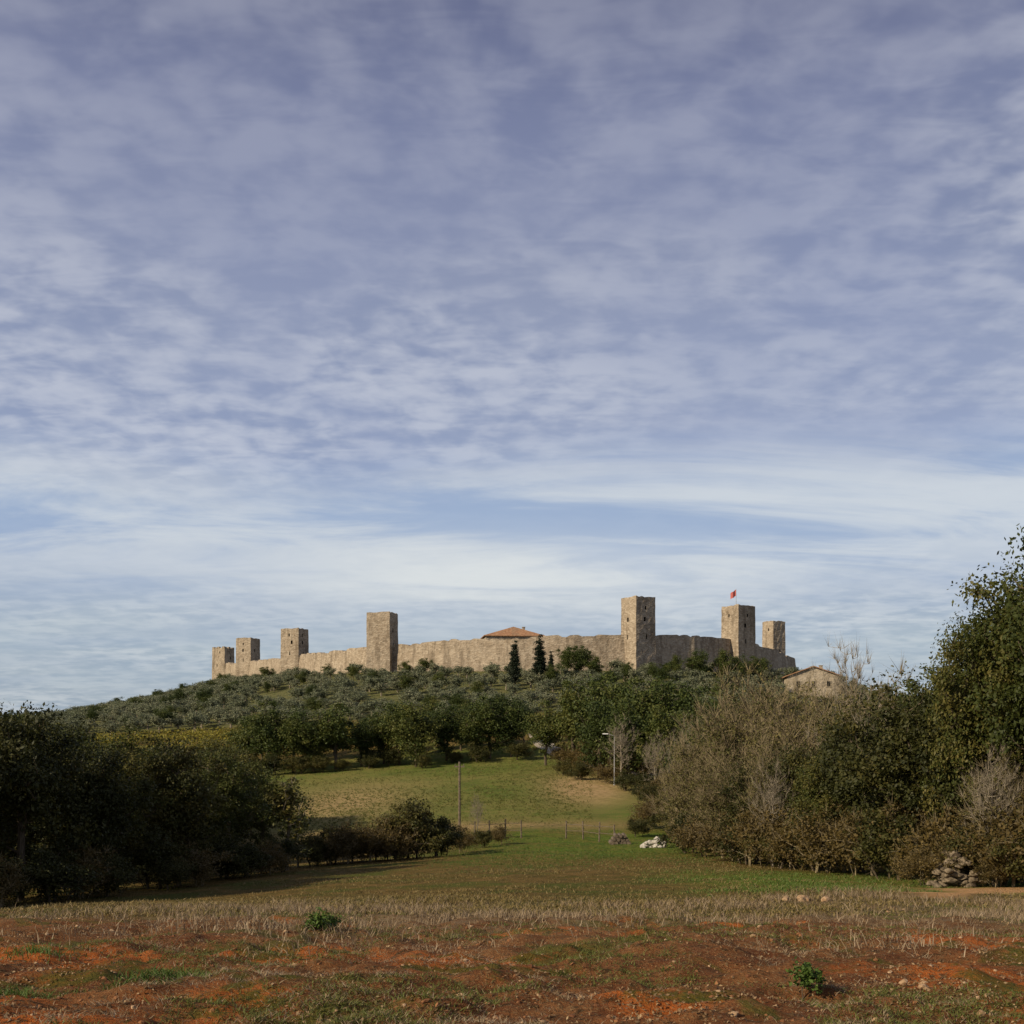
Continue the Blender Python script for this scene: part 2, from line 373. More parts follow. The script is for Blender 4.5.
# tree row at top of meadow
rowp=grp('hedgerow_trees')
x=-42
while x<3:
    y=181+rw.uniform(-4,5); put('wood_tree','tree',x,y,rw.uniform(7.2,11.6),parent=rowp,wide=1.12,rnd=rw)
    if rw.random()<.8: put('bush','hedge',x+1.5,y-3,rw.uniform(2.0,3.4),parent=rowp,wide=1.3,rnd=rw)
    x+=rw.uniform(2.8,4.6)
for i in range(14):
    put('wood_tree','tree',-42+i*3.4+rw.uniform(-1,1),192+rw.uniform(-2,3),rw.uniform(5,8),parent=rowp,wide=1.15,rnd=rw)
# centre right wood
for x,y,h in [(5,172,9.5),(9,170,12.5),(13,168,14.2),(17,163,14.5),(21,160,13.8),(25,158,13),(29,156,12.5),(15,150,11.5),(19,146,11),(23,140,11),(12,158,11),(27,135,11),(22,128,9.5),(18.5,126,7.5),(33,150,12)]:
    put('wood_tree','oak_tree',x,y,h)
for x,y,h in [(7,158,2.5),(9,152,2.4),(12.5,148,3),(14,140,2.6),(16,136,3),(16.5,128,3),(17,118,2.8),(19,114,3.5),(15,124,2.4),(15,132,2.2),(13.5,112,2.4),(12.5,106,2.2),(15,104,3),(11,100,1.8),(14,96,2.5),(7.5,172,3.4),(9.5,168,3.6),(11.5,164,3.4),(13.5,160,3.6),(15.5,156,3.8),(17.5,152,3.8),(10.5,171,4.2)]:
    put(('bush','bush_rust')[int(x*2)%2],'shrub',x,y,h,wide=1.25)
for x,y,h in [(13.8,145,9),(16.5,133,8),(18,120,8.5),(15.5,110,6),(20.5,133,9.5)]:
    put('bare','bare_tree',x,y,h,wide=.8)
# right scrub trees
for x,y,h in [(12.6,84,8.0),(13.6,78,9.8),(14.6,72,11.8),(16.6,74,12.4),(15.6,64,9.6),(18.2,66,9.8),(19.6,60,10.2),(12.4,67,6.6),(13.6,60,7.2),(20.8,72,10.4)]:
    put('scrub_tree','autumn_tree',x,y,h)
for k,x,y,h in [('oak_dark',13.2,62,6.0),('oak_open',14.2,53,6.0),('oak_dark',15.6,51,7.6),('oak_dark',16.2,47.5,8.0),('oak_open',18.4,50,9.2),('oak_open',20.6,54,10),('oak_dark',17.8,57,9.0),('oak_dark',15.0,58,6.8),('oak_dark',17.4,45,7.0)]:
    put(k,'oak_tree',x,y,h)
for x,y,h,w,v in [(17.3,43.5,10.6,.68,0),(19.0,43,12.2,.85,1),(19.8,40,12.8,.85,2),(22.0,45,13.5,1,0),(20.6,47,12.6,.9,2),(24,40,13,1,1)]:
    put('oak_open','oak_tree',x,y,h,wide=w,var=v)
put('scrub_tree','autumn_tree',18.0,42,5.0); put('scrub_tree','autumn_tree',20.2,38.5,6.2)
for x,y,h in [(11.4,70,2.6),(12,64,3),(12.4,58,3),(13.2,54,3.2),(13.6,50,3),(15.6,46,3.3),(14.7,48,2.8),(17.3,40.5,2.6),(19,37.5,3.2),(16.4,43,2.8),(18.6,40,3.5),(14.4,51,3)]:
    put('bush_rust','shrub',x,y,h,wide=1.1)
for x,y,h in [(15.0,45.5,3.0),(12.4,61,2.6),(11.5,74,2.6),(17.9,38.8,2.2),(14,52,2.8),(16.9,41.5,2.4),(12.9,56,2.4),(18.3,39.3,2.8)]:
    put('bush','shrub',x,y,h,wide=1.1)
put('bare','bare_tree',35.6,122,19.5,wide=.6)
for x,y,h in [(15.6,53,6.8),(17.0,60,8.2),(16.9,52,8.6),(12.9,57,5.6),(17.2,41.2,5.4)]: put('bare','bare_tree',x,y,h,wide=.7)
wr=grp('mixed_woodland')
for i in range(110):
    y=rw.uniform(66,190); x=rw.uniform(max(.29*y,22),.5*y+25)
    g0=tz(x,y); top=2.5+rw.uniform(0,52)*y/1150
    if x/y<.30: top=2.5+rw.uniform(10,38)*y/1150
    put(rw.choice(['oak_open','wood_tree','scrub_tree']) if y<110 else 'wood_tree','tree',x,y,max(5,min(13,top-g0)),parent=wr,wide=1.1,rnd=rw)
for i in range(60):
    y=rw.uniform(195,262); x=rw.uniform(.03*y,.40*y)
    if x/y<.06 and y<215: continue
    g0=tz(x,y); top=2.5+rw.uniform(20,36)*y/1150
    if top-g0<3: continue
    put('wood_tree','tree',x,y,min(11,top-g0),parent=wr,wide=1.15,rnd=rw)

# olive grove on the hill
og=grp('olive_grove'); cnt=0
for iy in range(46):
    y0=206+iy*4.9
    for ix in range(72):
        x0=-200+ix*4.9
        x=x0+rw.uniform(-1.5,1.5)+(iy%2)*2.4; y=y0+rw.uniform(-1.5,1.5)
        d=float(polydist(np.array(x),np.array(y)))
        if d<7 or d>115: continue
        if y>400 and x>-100: continue
        if y<230 and x<-25: continue
        if rw.random()<.12 or x>92: continue
        if 64<x<83 and 262<y<296: continue
        if abs(x-2)<5 and 258<y<268: continue
        if float(vn(x,y,16,99))>.86: continue
        h=rw.uniform(2.4,4.3); k='olive'
        if rw.random()<.10: k='wood_tree'; h=rw.uniform(3.0,5.5)
        put(k,'tree',x,y,h,parent=og,wide=rw.uniform(1.1,1.5),rnd=rw); cnt+=1
for x,y,h in [(13.6,284,8.5),(17,283,9.0),(20,281,6.5),(40,282,7),(46,283,8.5),(52,284,9),(56,283,8),(34,278,5),(66,302,6),(28,278,5.5),(60,286,8)]:
    put('wood_tree','oak_tree',x,y,h)
put('cypress','cypress_tree',.6,262,13,wide=1.0); put('cypress','cypress_tree',6.6,272,12.6,wide=1.3); put('cypress','cypress_tree',9.4,277,8.0,wide=1.1)
def leafcards(name,pos,s,mat,seed=1,vals=None,flat=.4):
    r=np.random.RandomState(seed); n=len(pos)
    nm=r.normal(size=(n,3))+np.array([0,0,flat]); nm/=np.linalg.norm(nm,axis=1)[:,None]
    a=np.cross(nm,r.normal(size=(n,3)));a/=np.linalg.norm(a,axis=1)[:,None];b=np.cross(nm,a)
    s=s*(.6+.8*r.rand(n))[:,None]
    Vv=np.stack([pos-a*s*.6,pos-b*s*.3,pos+a*s*.6,pos+b*s*.3],1).reshape(-1,3)
    return build(name,Vv,np.arange(n*4).reshape(-1,4),mats=[mat],vattr={'v':np.repeat(r.rand(n) if vals is None else vals,4)})
V=[]
r=np.random.RandomState(4)
for k,yv in enumerate(np.arange(203,222,2.3)):
    nn=3000; xx=r.uniform(-105,-28,nn); yy=yv+r.normal(size=nn)*.3; zz=terr(xx,yy)+r.uniform(.3,1.8,nn)
    kk=vn(xx,yy,9,15)>.28; V.append(np.stack([xx,yy,zz],1)[kk])
leafcards('vineyard',np.concatenate(V),.34,M_yel,2)

# ------------------------------------------------------------------ grass blades
def blades(name,pts,h,w,mat,seed,lean=.35):
    r=np.random.RandomState(seed)
    keep=pathf(pts[:,0],pts[:,1])<.15; pts=pts[keep]; h=h[keep]; w=w[keep]; n=len(pts)
    X_,Y_=pts[:,0],pts[:,1]
    z=terr(X_,Y_)+micro(X_,Y_)
    p=np.stack([X_,Y_,z-.02],1)
    a=r.rand(n)*6.28; sd=np.stack([np.cos(a),np.sin(a),a*0],1)*(w/2)[:,None]
    up=np.stack([r.normal(size=n)*lean,r.normal(size=n)*lean,np.ones(n)],1)*h[:,None]
    bend=np.stack([r.normal(size=n)*.25,r.normal(size=n)*.25,-.15*np.ones(n)],1)*h[:,None]
    m=p+up*.55
    Vv=np.stack([p-sd,p+sd,m+sd*.8,m-sd*.8,p+up+bend],1).reshape(-1,3)
    b=(np.arange(n)*5)[:,None]
    q=b+np.array([[0,1,2,3]]); t=b+np.array([[3,2,4]])
    return build(name,Vv,q,t,mats=[mat],vattr={'v':np.repeat(r.rand(n),5)})
def samp(n,y0,y1,seed,side=.5,mask=None,clump=None):
    r=np.random.RandomState(seed)
    y=np.exp(np.log(y0)+(np.log(y1)-np.log(y0))*r.rand(n))
    x=(r.rand(n)*2-1)*side*y
    if clump:
        k=n//clump; cx=np.repeat(x[:k],clump);cy=np.repeat(y[:k],clump)
        x=cx+r.normal(size=len(cx))*.06; y=cy+r.normal(size=len(cy))*.06
    if mask is not None:
        kf=mask(x,y)>r.rand(len(x)); x=x[kf];y=y[kf]
    return np.stack([x,y],1)
r=np.random.RandomState(77)
pts=samp(150000,13,40,3,.52,lambda x,y:strawf(x,y)*(.08+.92*ss(.44,.6,fbm(x,y,2.5,21))),clump=10)
blades('dry_grass',pts,r.uniform(.05,.28,len(pts)),r.uniform(.008,.017,len(pts)),M_straw,1)
pts=samp(80000,8.5,22,4,.52,lambda x,y:.8*ss(.54,.68,fbm(x,y,1.4,25))+.02,clump=12)
blades('dry_grass',pts,r.uniform(.03,.10,len(pts)),r.uniform(.004,.010,len(pts)),M_straw,2,.9)
pts=samp(170000,8.5,27,5,.52,lambda x,y:.9*ss(.53,.62,fbm(x,y,2.4,45)+.07*ss(0,-5,x)),clump=12)
blades('green_grass',pts,r.uniform(.03,.09,len(pts)),r.uniform(.007,.015,len(pts)),M_blade,3,.8)
pts=samp(150000,23,108,6,.48,lambda x,y:.2+.8*ss(.42,.6,fbm(x,y,6,55)),clump=6)
blades('field_grass',pts,r.uniform(.04,.14,len(pts)),r.uniform(.02,.035,len(pts)),M_oliveb,4,.7)
pts=samp(70000,40,110,7,.2,lambda x,y:ss(-.12,.04,x/y)*ss(50,76,y-x*.4),clump=6)
blades('green_grass',pts,r.uniform(.06,.16,len(pts)),r.uniform(.02,.03,len(pts)),M_bright,5,.6)
pts=samp(90000,28,54,8,.5,lambda x,y:ss(28,32,y-x*.25)*(1-ss(44,54,y))*ss(4,9,x)*ss(.36,.5,fbm(x,y,4,75)),clump=8)
blades('green_grass',pts,r.uniform(.05,.16,len(pts)),r.uniform(.015,.025,len(pts)),M_bright,6,.5)
pts=samp(60000,110,182,17,.2,lambda x,y:(x/y>-.2)*(x/y<.07)*(.3+.7*ss(.42,.58,fbm(x,y,8,56))),clump=5)
blades('green_grass',pts,r.uniform(.1,.28,len(pts)),r.uniform(.04,.07,len(pts)),M_blade,14,.7)
for i,(cx,cy) in enumerate([(-3.9,12.6),(-3.4,12.9),(-5.2,11.6),(-6.0,14.5)]):
    k=500 if i<2 else 260; pts=np.stack([cx+r.normal(size=k)*.25,cy+r.normal(size=k)*.22],1)
    blades('grass_tuft',pts,r.uniform(.05,.18,k),r.uniform(.008,.014,k),M_bright,30+i,.6)
pts=samp(55000,9,30,71,.52,lambda x,y:.12+.88*ss(.47,.62,fbm(x,y,1.0,85)))
z=terr(pts[:,0],pts[:,1])+micro(pts[:,0],pts[:,1])+.012
leafcards('leaf_litter',np.stack([pts[:,0],pts[:,1],z],1),.03,M_lit,9,flat=1.2)
for x,y,h in [(-3.15,18.6,.42),(-3.0,18.9,.36),(3.05,11.9,.36),(-9.6,21,.3)]:
    put('weed','green_weed',x,y,h,wide=1.1)
# ------------------------------------------------------------------ stones
def stm_(name,a,b):
    m,nt=newmat(name); g=N(nt); geo=g.n('ShaderNodeNewGeometry')
    n1=g.noise(geo.outputs['Position'],9,4); g.out(g.mix(g.mr(n1,.35,.65),a,b),.9,n1,.4,.02); return m
stm=stm_('stone_tan',(.25,.15,.075),(.42,.28,.16)); stg=stm_('stone_greybrown',(.09,.07,.045),(.22,.17,.11)); stw=stm_('stone_pale',(.30,.27,.22),(.50,.46,.40))
mcl=stm_('soil_clod_mat',(.12,.048,.020),(.26,.12,.048))
def rocks(name,items,mat,seed,sub=2):
    rr=random.Random(seed); bm=bmesh.new()
    for (x,y,z,s) in items:
        b2=bmesh.ops.create_icosphere(bm,subdivisions=sub,radius=1)
        sc=Vector((rr.uniform(.7,1.3),rr.uniform(.7,1.3),rr.uniform(.5,.85)))*s
        rot=Matrix.Rotation(rr.random()*6.28,3,'Z')@Matrix.Rotation(rr.uniform(-.4,.4),3,'X'); sd=rr.random()*50
        for v in b2['verts']:
            d=1+.45*mnoise.noise(v.co*1.3+Vector((sd,0,0)))
            c=v.co*d; c=Vector((round(c.x*2.5)/2.5*.4+c.x*.6,round(c.y*2.5)/2.5*.4+c.y*.6,c.z))
            v.co=rot@Vector((c.x*sc.x,c.y*sc.y,c.z*sc.z))+Vector((x,y,z))
    me=bpy.data.meshes.new(name); bm.to_mesh(me); bm.free(); me.materials.append(mat)
    o=bpy.data.objects.new(name,me); COL.objects.link(o); return o
def gz(x,y): return float(terr(x,y)+micro(np.array(float(x)),np.array(float(y))))
pp=samp(260,9,34,12,.5); rr=random.Random(3)
rocks('field_stones',[(x,y,gz(x,y),rr.choice([.015,.02,.02,.025,.03,.04])) for x,y in pp],stm,4)
rocks('field_stones',[(x,y,gz(x,y)+.03,s) for x,y,s in [(4.15,12.2,.04),(4.3,12.0,.05),(7.0,27.6,.16),(7.5,27.5,.12),(6.6,27.8,.1),(3.2,20,.05)]],stm,6)
pp=samp(2600,8.8,20,13,.5,lambda x,y:soilf(x,y)*(.2+.8*ss(.4,.6,fbm(x,y,1.5,88))))
rocks('soil_clods',[(x,y,gz(x,y)-.005,.012+.03*rr.random()**2.5) for x,y in pp],mcl,14,1)
it=[]
for i in range(80):
    a=rr.gauss(0,.42); b=rr.gauss(0,.3); it.append((15.7+a,40.8+b,tz(15.7+a,40.8)+max(0,1.25-abs(a)*1.1)*rr.random(),rr.uniform(.07,.2)))
rocks('stone_pile',it,stg,7)
put('bush_rust','shrub',15.9,41.6,1.9); put('bush_rust','shrub',14.7,41.5,1.5); put('bush_rust','shrub',16.9,40.2,1.2)
it=[]
for i in range(22):
    a=rr.gauss(0,.5); b=rr.gauss(0,.3); it.append((10.2+a,82+b,tz(10.2+a,82)+.1+max(0,.7-abs(a)*.5)*rr.random(),rr.uniform(.14,.27)))
rocks('pale_stone_pile',it,stw,8)

# ------------------------------------------------------------------ box/cyl helpers
def bbox(bm,cx,cy,z0,z1,sx,sy,rot=0,mi=0):
    r_=bmesh.ops.create_cube(bm,size=1)
    R_=Matrix.Rotation(rot,3,'Z')
    for v in r_['verts']:
        v.co=R_@Vector((v.co.x*sx,v.co.y*sy,0))+Vector((cx,cy,z0+(v.co.z+.5)*(z1-z0)))
    for f in set(f for v in r_['verts'] for f in v.link_faces): f.material_index=mi
    return r_['verts']
def beam(bm,a,b,r0,r1=None,seg=8,mi=0):
    a=Vector(a);b=Vector(b); r1=r0 if r1 is None else r1
    d=b-a; q=d.to_track_quat('Z','Y').to_matrix()
    r_=bmesh.ops.create_cone(bm,cap_ends=True,segments=seg,radius1=r0,radius2=r1,depth=d.length)
    for v in r_['verts']: v.co=q@v.co+(a+b)/2
    for f in set(f for v in r_['verts'] for f in v.link_faces): f.material_index=mi
def finish(bm,name,mats):
    me=bpy.data.meshes.new(name); bm.to_mesh(me); bm.free()
    for m in mats: me.materials.append(m)
    o=bpy.data.objects.new(name,me); COL.objects.link(o); return o

# ------------------------------------------------------------------ castle
def stone(name,a,b,cc,k=1.):
    m,nt=newmat(name); g=N(nt); geo=g.n('ShaderNodeNewGeometry'); P=geo.outputs['Position']
    mp=g.n('ShaderNodeMapping'); mp.inputs['Scale'].default_value=(1,1,1.8); g.l(P,mp.inputs[0])
    vo=g.n('ShaderNodeTexVoronoi'); vo.inputs['Scale'].default_value=1.5; g.l(mp.outputs[0],vo.inputs[0])
    sepc=g.n('ShaderNodeSeparateColor'); g.l(vo.outputs['Color'],sepc.inputs[0])
    nb=g.noise(P,.16,5,.6)
    mp2=g.n('ShaderNodeMapping'); mp2.inputs['Scale'].default_value=(.7,.7,.12); g.l(P,mp2.inputs[0])
    st=g.noise(mp2.outputs[0],1,4,.6); nf=g.noise(P,.8,6,.75)
    col=g.mix(g.mr(nb,.38,.62),a,b); col=g.mix(g.math('MULTIPLY',g.mr(sepc.outputs[0],.3,.9),.6),col,cc)
    col=g.mix(g.math('MULTIPLY',g.mr(sepc.outputs[1],.6,.95),.3),col,tuple(v*.45 for v in a))
    col=g.mix(g.math('MULTIPLY',g.mr(st,.48,.66),.55),col,tuple(v*.45 for v in a))
    col=g.mix(g.math('MULTIPLY',g.mr(nf,.52,.68),.45),col,tuple(v*.45 for v in a))
    g.out(col,.95,g.math('ADD',nf,g.math('MULTIPLY',vo.outputs['Distance'],.6)),.6,.3,spec=.1); return m
M_st=stone('castle_stone',(.275,.215,.150),(.35,.28,.20),(.46,.385,.285))
M_dk,nt=newmat('opening_dark'); N(nt).out((.02,.018,.015),.9)
def interp(path,step):
    out=[]
    for i in range(len(path)-1):
        a=np.array(path[i]);b=np.array(path[i+1]); L=np.hypot(*(b-a)[:2]); n=max(1,int(L/step))
        for k in range(n): out.append(a+(b-a)*k/n)
    out.append(np.array(path[-1])); return np.array(out)
TW=[(-118,470,38.0,6.2),(-98.7,430,38.6,6.3),(-68,360,35.7,6.2),(-35.5,315,35.9,6.6),(32.6,297,38.0,6.2),(62,315,37.8,6.4),(86.5,380,40.0,5.2)]
P3=interp(wp,1.0)
cen=np.array([-8,395]); 
dirs=np.gradient(P3[:,:2],axis=0); nrm=np.stack([dirs[:,1],-dirs[:,0]],1); nrm/=np.linalg.norm(nrm,axis=1)[:,None]
sgn=np.sign(((P3[:,:2]-cen)*nrm).sum(1)); nrm*=sgn[:,None]
top=P3[:,2]+(vn(P3[:,0],P3[:,1],3,41)-.5)*.4+(vn(P3[:,0],P3[:,1],1.6,42)>.66)*-.45+(vn(P3[:,0]*1.,P3[:,1],14,43)-.5)*.7
rows=[]
fr=[0,.2,.4,.6,.8,1]
gr=terr(P3[:,0],P3[:,1])-2.5
for f in fr:
    off=(1-f)*.7+(vn(P3[:,0],P3[:,1]+f*31,2.5,44)-.5)*.2
    rows.append(np.concatenate([P3[:,:2]+nrm*off[:,None],(gr+(top-gr)*f)[:,None]],1))
rows.append(np.concatenate([P3[:,:2]-nrm*1.6,top[:,None]],1))
rows.append(np.concatenate([P3[:,:2]-nrm*1.6,gr[:,None]],1))
G=np.array(rows); nr,nc=G.shape[:2]; idx=np.arange(nr*nc).reshape(nr,nc)
q=np.stack([idx[:-1,:-1],idx[:-1,1:],idx[1:,1:],idx[1:,:-1]],-1).reshape(-1,4)
build('castle_wall',G.reshape(-1,3),q,mats=[M_st])
def tower(i,x,y,ztop,w,rot,mer):
    g0=tz(x,y)-3; h=ztop-g0; bm=bmesh.new()
    nz=int(h/1.2); n=7; rr=random.Random(i)
    R_=Matrix.Rotation(rot,2)
    def P_(u,v,t):
        tp=1+.05*(1-t)
        z=g0+h*t
        p=R_@Vector((u*w/2*tp,v*w/2*tp)); return (x+p.x,y+p.y,z)
    per=[(-1+2*k/n,-1) for k in range(n)]+[(1,-1+2*k/n) for k in range(n)]+[(1-2*k/n,1) for k in range(n)]+[(-1,1-2*k/n) for k in range(n)]
    prev=None
    for k in range(nz+1):
        ring=[]
        for (u,v) in per:
            p=P_(u,v,k/nz); j=.05
            dz=rr.uniform(-.25,.1) if k==nz else 0
            ring.append(bm.verts.new((p[0]+rr.uniform(-j,j),p[1]+rr.uniform(-j,j),p[2]+dz)))
        if prev:
            for a in range(len(ring)):
                b=(a+1)%len(ring); bm.faces.new((prev[a],prev[b],ring[b],ring[a]))
        prev=ring
    f1=.82
    inr=[bm.verts.new((x+(v.co.x-x)*f1,y+(v.co.y-y)*f1,v.co.z)) for v in prev]
    low=[bm.verts.new((v.co.x,v.co.y,ztop-1.6)) for v in inr]
    for a in range(len(prev)):
        b=(a+1)%len(prev)
        bm.faces.new((prev[a],prev[b],inr[b],inr[a])); bm.faces.new((inr[a],inr[b],low[b],low[a]))
    bm.faces.new(low)
    if mer:
        for s in range(4):
            for k in range(3):
                t=-.78+.78*k
                u,v=[(t,-.9),(.9,t),(-t,.9),(-.9,-t)][s]
                p=R_@Vector((u*w/2,v*w/2)); bbox(bm,x+p.x,y+p.y,ztop-.4,ztop+rr.uniform(.2,.5),w*.17,w*.085*2*.8,rot+(math.pi/2 if s%2 else 0))
    o=finish(bm,'castle_tower',[M_st,M_dk])
    cb=bmesh.new()
    for (u,v,r2) in [(0,-1,0),(-1,0,math.pi/2),(1,0,math.pi/2)]:
        for zz,ww,wh in ((.66,.6,1.1),(.82,.45,.9),(.42,.35,1.2)):
            if rr.random()<.3: continue
            t=rr.uniform(-.25,.25)
            uu,vv_=(t,v) if u==0 else (u,t)
            p=R_@Vector((uu*w/2,vv_*w/2)); z0=g0+3+(h-3)*zz
            bbox(cb,x+p.x,y+p.y,z0,z0+wh,ww,2.2,rot+r2,0)
    co_=finish(cb,'cutter',[M_dk])
    md=o.modifiers.new('b','BOOLEAN'); md.object=co_; md.operation='DIFFERENCE'; md.solver='EXACT'
    try: md.material_mode='TRANSFER'
    except Exception: pass
    dg=bpy.context.evaluated_depsgraph_get(); me=bpy.data.meshes.new_from_object(o.evaluated_get(dg))
    o.modifiers.clear(); o.data=me; bpy.data.objects.remove(co_,do_unlink=True)
    return o
for i,(x,y,zt,w_) in enumerate(TW):
    a=[math.radians(v) for v in (-24,-20,-20,-14,32,34,30)][i]
    tower(i,x,y,zt,w_,a,i==0)
# flag
bm=bmesh.new(); fz=37.8
beam(bm,(61.2,314,fz-1.6),(61.2,314,fz+4.6),.07,.05,mi=0)
fl,nt=newmat('flag_red'); N(nt).out((.60,.16,.13),.8,trans=.3)
mp_,nt=newmat('metal_grey'); N(nt).out((.3,.3,.3),.5)
grid=[[bm.verts.new((61.2-u*.19,314+.18*math.sin(u*.9+.4),fz+4.4-v*.34-.12*u+.08*math.sin(u*1.2))) for v in range(6)] for u in range(9)]
for u in range(8):
    for v in range(5):
        f=bm.faces.new((grid[u][v],grid[u+1][v],grid[u+1][v+1],grid[u][v+1])); f.material_index=1
finish(bm,'flag',[mp_,fl])

# ------------------------------------------------------------------ houses
M_tile,nt=newmat('roof_terracotta'); g=N(nt); geo=g.n('ShaderNodeNewGeometry')
n1=g.noise(geo.outputs['Position'],1.5,5,.6); n2=g.noise(geo.outputs['Position'],.3,3)
cc=g.mix(g.mr(n1,.35,.65),(.26,.13,.07),(.38,.22,.12)); cc=g.mix(g.math('MULTIPLY',g.mr(n2,.5,.65),.4),cc,(.18,.15,.10)); g.out(cc,.9,n1,.5,.1)
M_hs=stone('house_stone',(.32,.26,.18),(.40,.33,.24),(.47,.40,.30))
def house(name,x,y,z0,w,d,he,hr,rot,wins,hip=0):
    root=bpy.data.objects.new(name,None); COL.objects.link(root); root.location=(x,y,z0); root.rotation_euler=(0,0,rot)
    bm=bmesh.new()
    pts=[(-w/2,-d/2),(w/2,-d/2),(w/2,d/2),(-w/2,d/2)]
    b=[bm.verts.new((p[0],p[1],-4)) for p in pts]; t=[bm.verts.new((p[0],p[1],he)) for p in pts]
    for i in range(4): bm.faces.new((b[i],b[(i+1)%4],t[(i+1)%4],t[i]))
    if not hip:
        ga=bm.verts.new((0,-d/2,hr)); gb=bm.verts.new((0,d/2,hr))
        bm.faces.new((t[0],t[1],ga)); bm.faces.new((t[2],t[3],gb))
    wo=finish(bm,'walls',[M_hs]); wo.parent=root
    bm=bmesh.new(); ov=.6; th=.22
    hx=w/2+ov; hy=d/2+ov; zl=he-ov*(hr-he)/(w/2)
    ry=hy-(hip*(d/2) if hip else 0)
    lo=[(-hx,-hy,zl),(hx,-hy,zl),(hx,hy,zl),(-hx,hy,zl),(0,-ry,hr),(0,ry,hr)]
    A=[bm.verts.new((p[0],p[1],p[2]+.04)) for p in lo]; B=[bm.verts.new((p[0],p[1],p[2]+.04+th)) for p in lo]
    for S_ in (A,B):
        bm.faces.new((S_[0],S_[4],S_[5],S_[3])); bm.faces.new((S_[1],S_[2],S_[5],S_[4]))
        if hip: bm.faces.new((S_[0],S_[1],S_[4])); bm.faces.new((S_[2],S_[3],S_[5]))
    ed=[(0,1),(1,2),(2,3),(3,0)] if hip else [(0,4),(4,1),(1,2),(2,5),(5,3),(3,0)]
    for i,j in ed: bm.faces.new((A[i],A[j],B[j],B[i]))
    ro=finish(bm,'roof',[M_tile]); ro.parent=root
    for k,(wx,wz,ww,wh) in enumerate(wins):
        bm=bmesh.new()
        bbox(bm,wx,-d/2-.03,wz,wz+wh,ww,.06,mi=1)
        bbox(bm,wx,-d/2-.06,wz-.15,wz,ww+.4,.16,mi=0); bbox(bm,wx,-d/2-.05,wz+wh,wz+wh+.15,ww+.3,.12,mi=0)
        for s in (-1,1): bbox(bm,wx+s*(ww/2+.06),-d/2-.05,wz,wz+wh,.12,.12,mi=0)
        wo_=finish(bm,f'window_{k}',[M_hs,M_dk]); wo_.parent=root
    bm=bmesh.new(); bbox(bm,w*.22,d*.15,he,hr+.6,.8,.8); bbox(bm,w*.22,d*.15,hr+.6,hr+.75,1.05,1.05)
    c_=finish(bm,'chimney',[M_hs]); c_.parent=root
    return root
house('stone_house',74.0,285,10.9,12.2,10,6.0,8.2,-.12,[(-3.6,3.4,.9,1.3),(0,3.4,.9,1.3),(3.6,3.4,.9,1.3)])
house('village_house',0,352,tz(0,352),17.5,14,11.2,14.0,.12,[(-5,7,1.1,1.6),(0,7,1.1,1.6),(5,7,1.1,1.6)],hip=.55)

# ------------------------------------------------------------------ small things
M_wood,nt=newmat('weathered_wood'); g=N(nt); geo=g.n('ShaderNodeNewGeometry'); n1=g.noise(geo.outputs['Position'],8,4)
g.out(g.mix(g.mr(n1,.35,.65),(.09,.07,.05),(.18,.14,.10)),.9,n1,.4,.02)
bm=bmesh.new(); px,py=-4.7,103; z0=tz(px,py)
beam(bm,(px,py,z0-.5),(px,py,z0+6.6),.12,.09); bbox(bm,px,py,z0+6.1,z0+6.22,.9,.1)
for s in (-.38,.38): beam(bm,(px+s,py,z0+6.22),(px+s,py,z0+6.4),.035)
finish(bm,'utility_pole',[M_wood])
def fence(pts,hh):
    bm=bmesh.new(); prev=None
    for i,(x,y) in enumerate(pts):
        z=tz(x,y); rr_=random.Random(i)
        beam(bm,(x,y,z-.3),(x+rr_.uniform(-.05,.05),y,z+hh*rr_.uniform(.9,1.1)),.07,.06)
        if prev:
            for f in (.45,.85): beam(bm,(prev[0],prev[1]-.08,prev[2]+hh*f),(x,y-.08,z+hh*f+rr_.uniform(-.06,.06)),.025)
        prev=(x,y,z)
    finish(bm,'wooden_fence',[M_wood])
fence([(-3.2,98),(-1.9,98),(-.6,98.5),(.8,98)],1.5)
fence([(4.6,98),(6,97),(7.2,95),(8.2,92)],1.4)
bm=bmesh.new(); px,py=13.0,146; z0=tz(px,py)
beam(bm,(px,py,z0-.3),(px,py,z0+6.3),.08,.05,mi=0); beam(bm,(px,py,z0-.3),(px,py,z0+.5),.13,.12,mi=0)
beam(bm,(px,py,z0+6.25),(px-.9,py,z0+6.55),.04,mi=0); bbox(bm,px-1.15,py,z0+6.48,z0+6.6,.7,.26,mi=1); bbox(bm,px-1.15,py,z0+6.44,z0+6.48,.5,.2,mi=0)
M_wh,nt=newmat('painted_white'); N(nt).out((.7,.7,.68),.5)
finish(bm,'street_lamp',[mp_,M_wh])
bm=bmesh.new(); rr_=random.Random(2)
for row in range(3):
    for k in range(5-row):
        x=7.6+k*.32+row*.16; z=tz(8,88)+.16+row*.27; beam(bm,(x,87.3+rr_.uniform(-.1,.1),z),(x,88.7,z),.155+rr_.uniform(-.02,.02),seg=10)
finish(bm,'log_pile',[M_wood])
M_rd,nt=newmat('gravel_road_mat'); g=N(nt); geo=g.n('ShaderNodeNewGeometry'); n1=g.noise(geo.outputs['Position'],2,5)
g.out(g.mix(g.mr(n1,.35,.65),(.30,.25,.18),(.42,.36,.27)),.95,n1,.3,.03)
cp=interp([(40,120,0),(22,150,0),(10,176,0),(5.5,192,0),(4.5,205,0),(12,222,0),(30,240,0),(55,262,0),(72,270,0)],1.5)
d=np.gradient(cp[:,:2],axis=0); nn=np.stack([d[:,1],-d[:,0]],1); nn/=np.linalg.norm(nn,axis=1)[:,None]
rws=[]
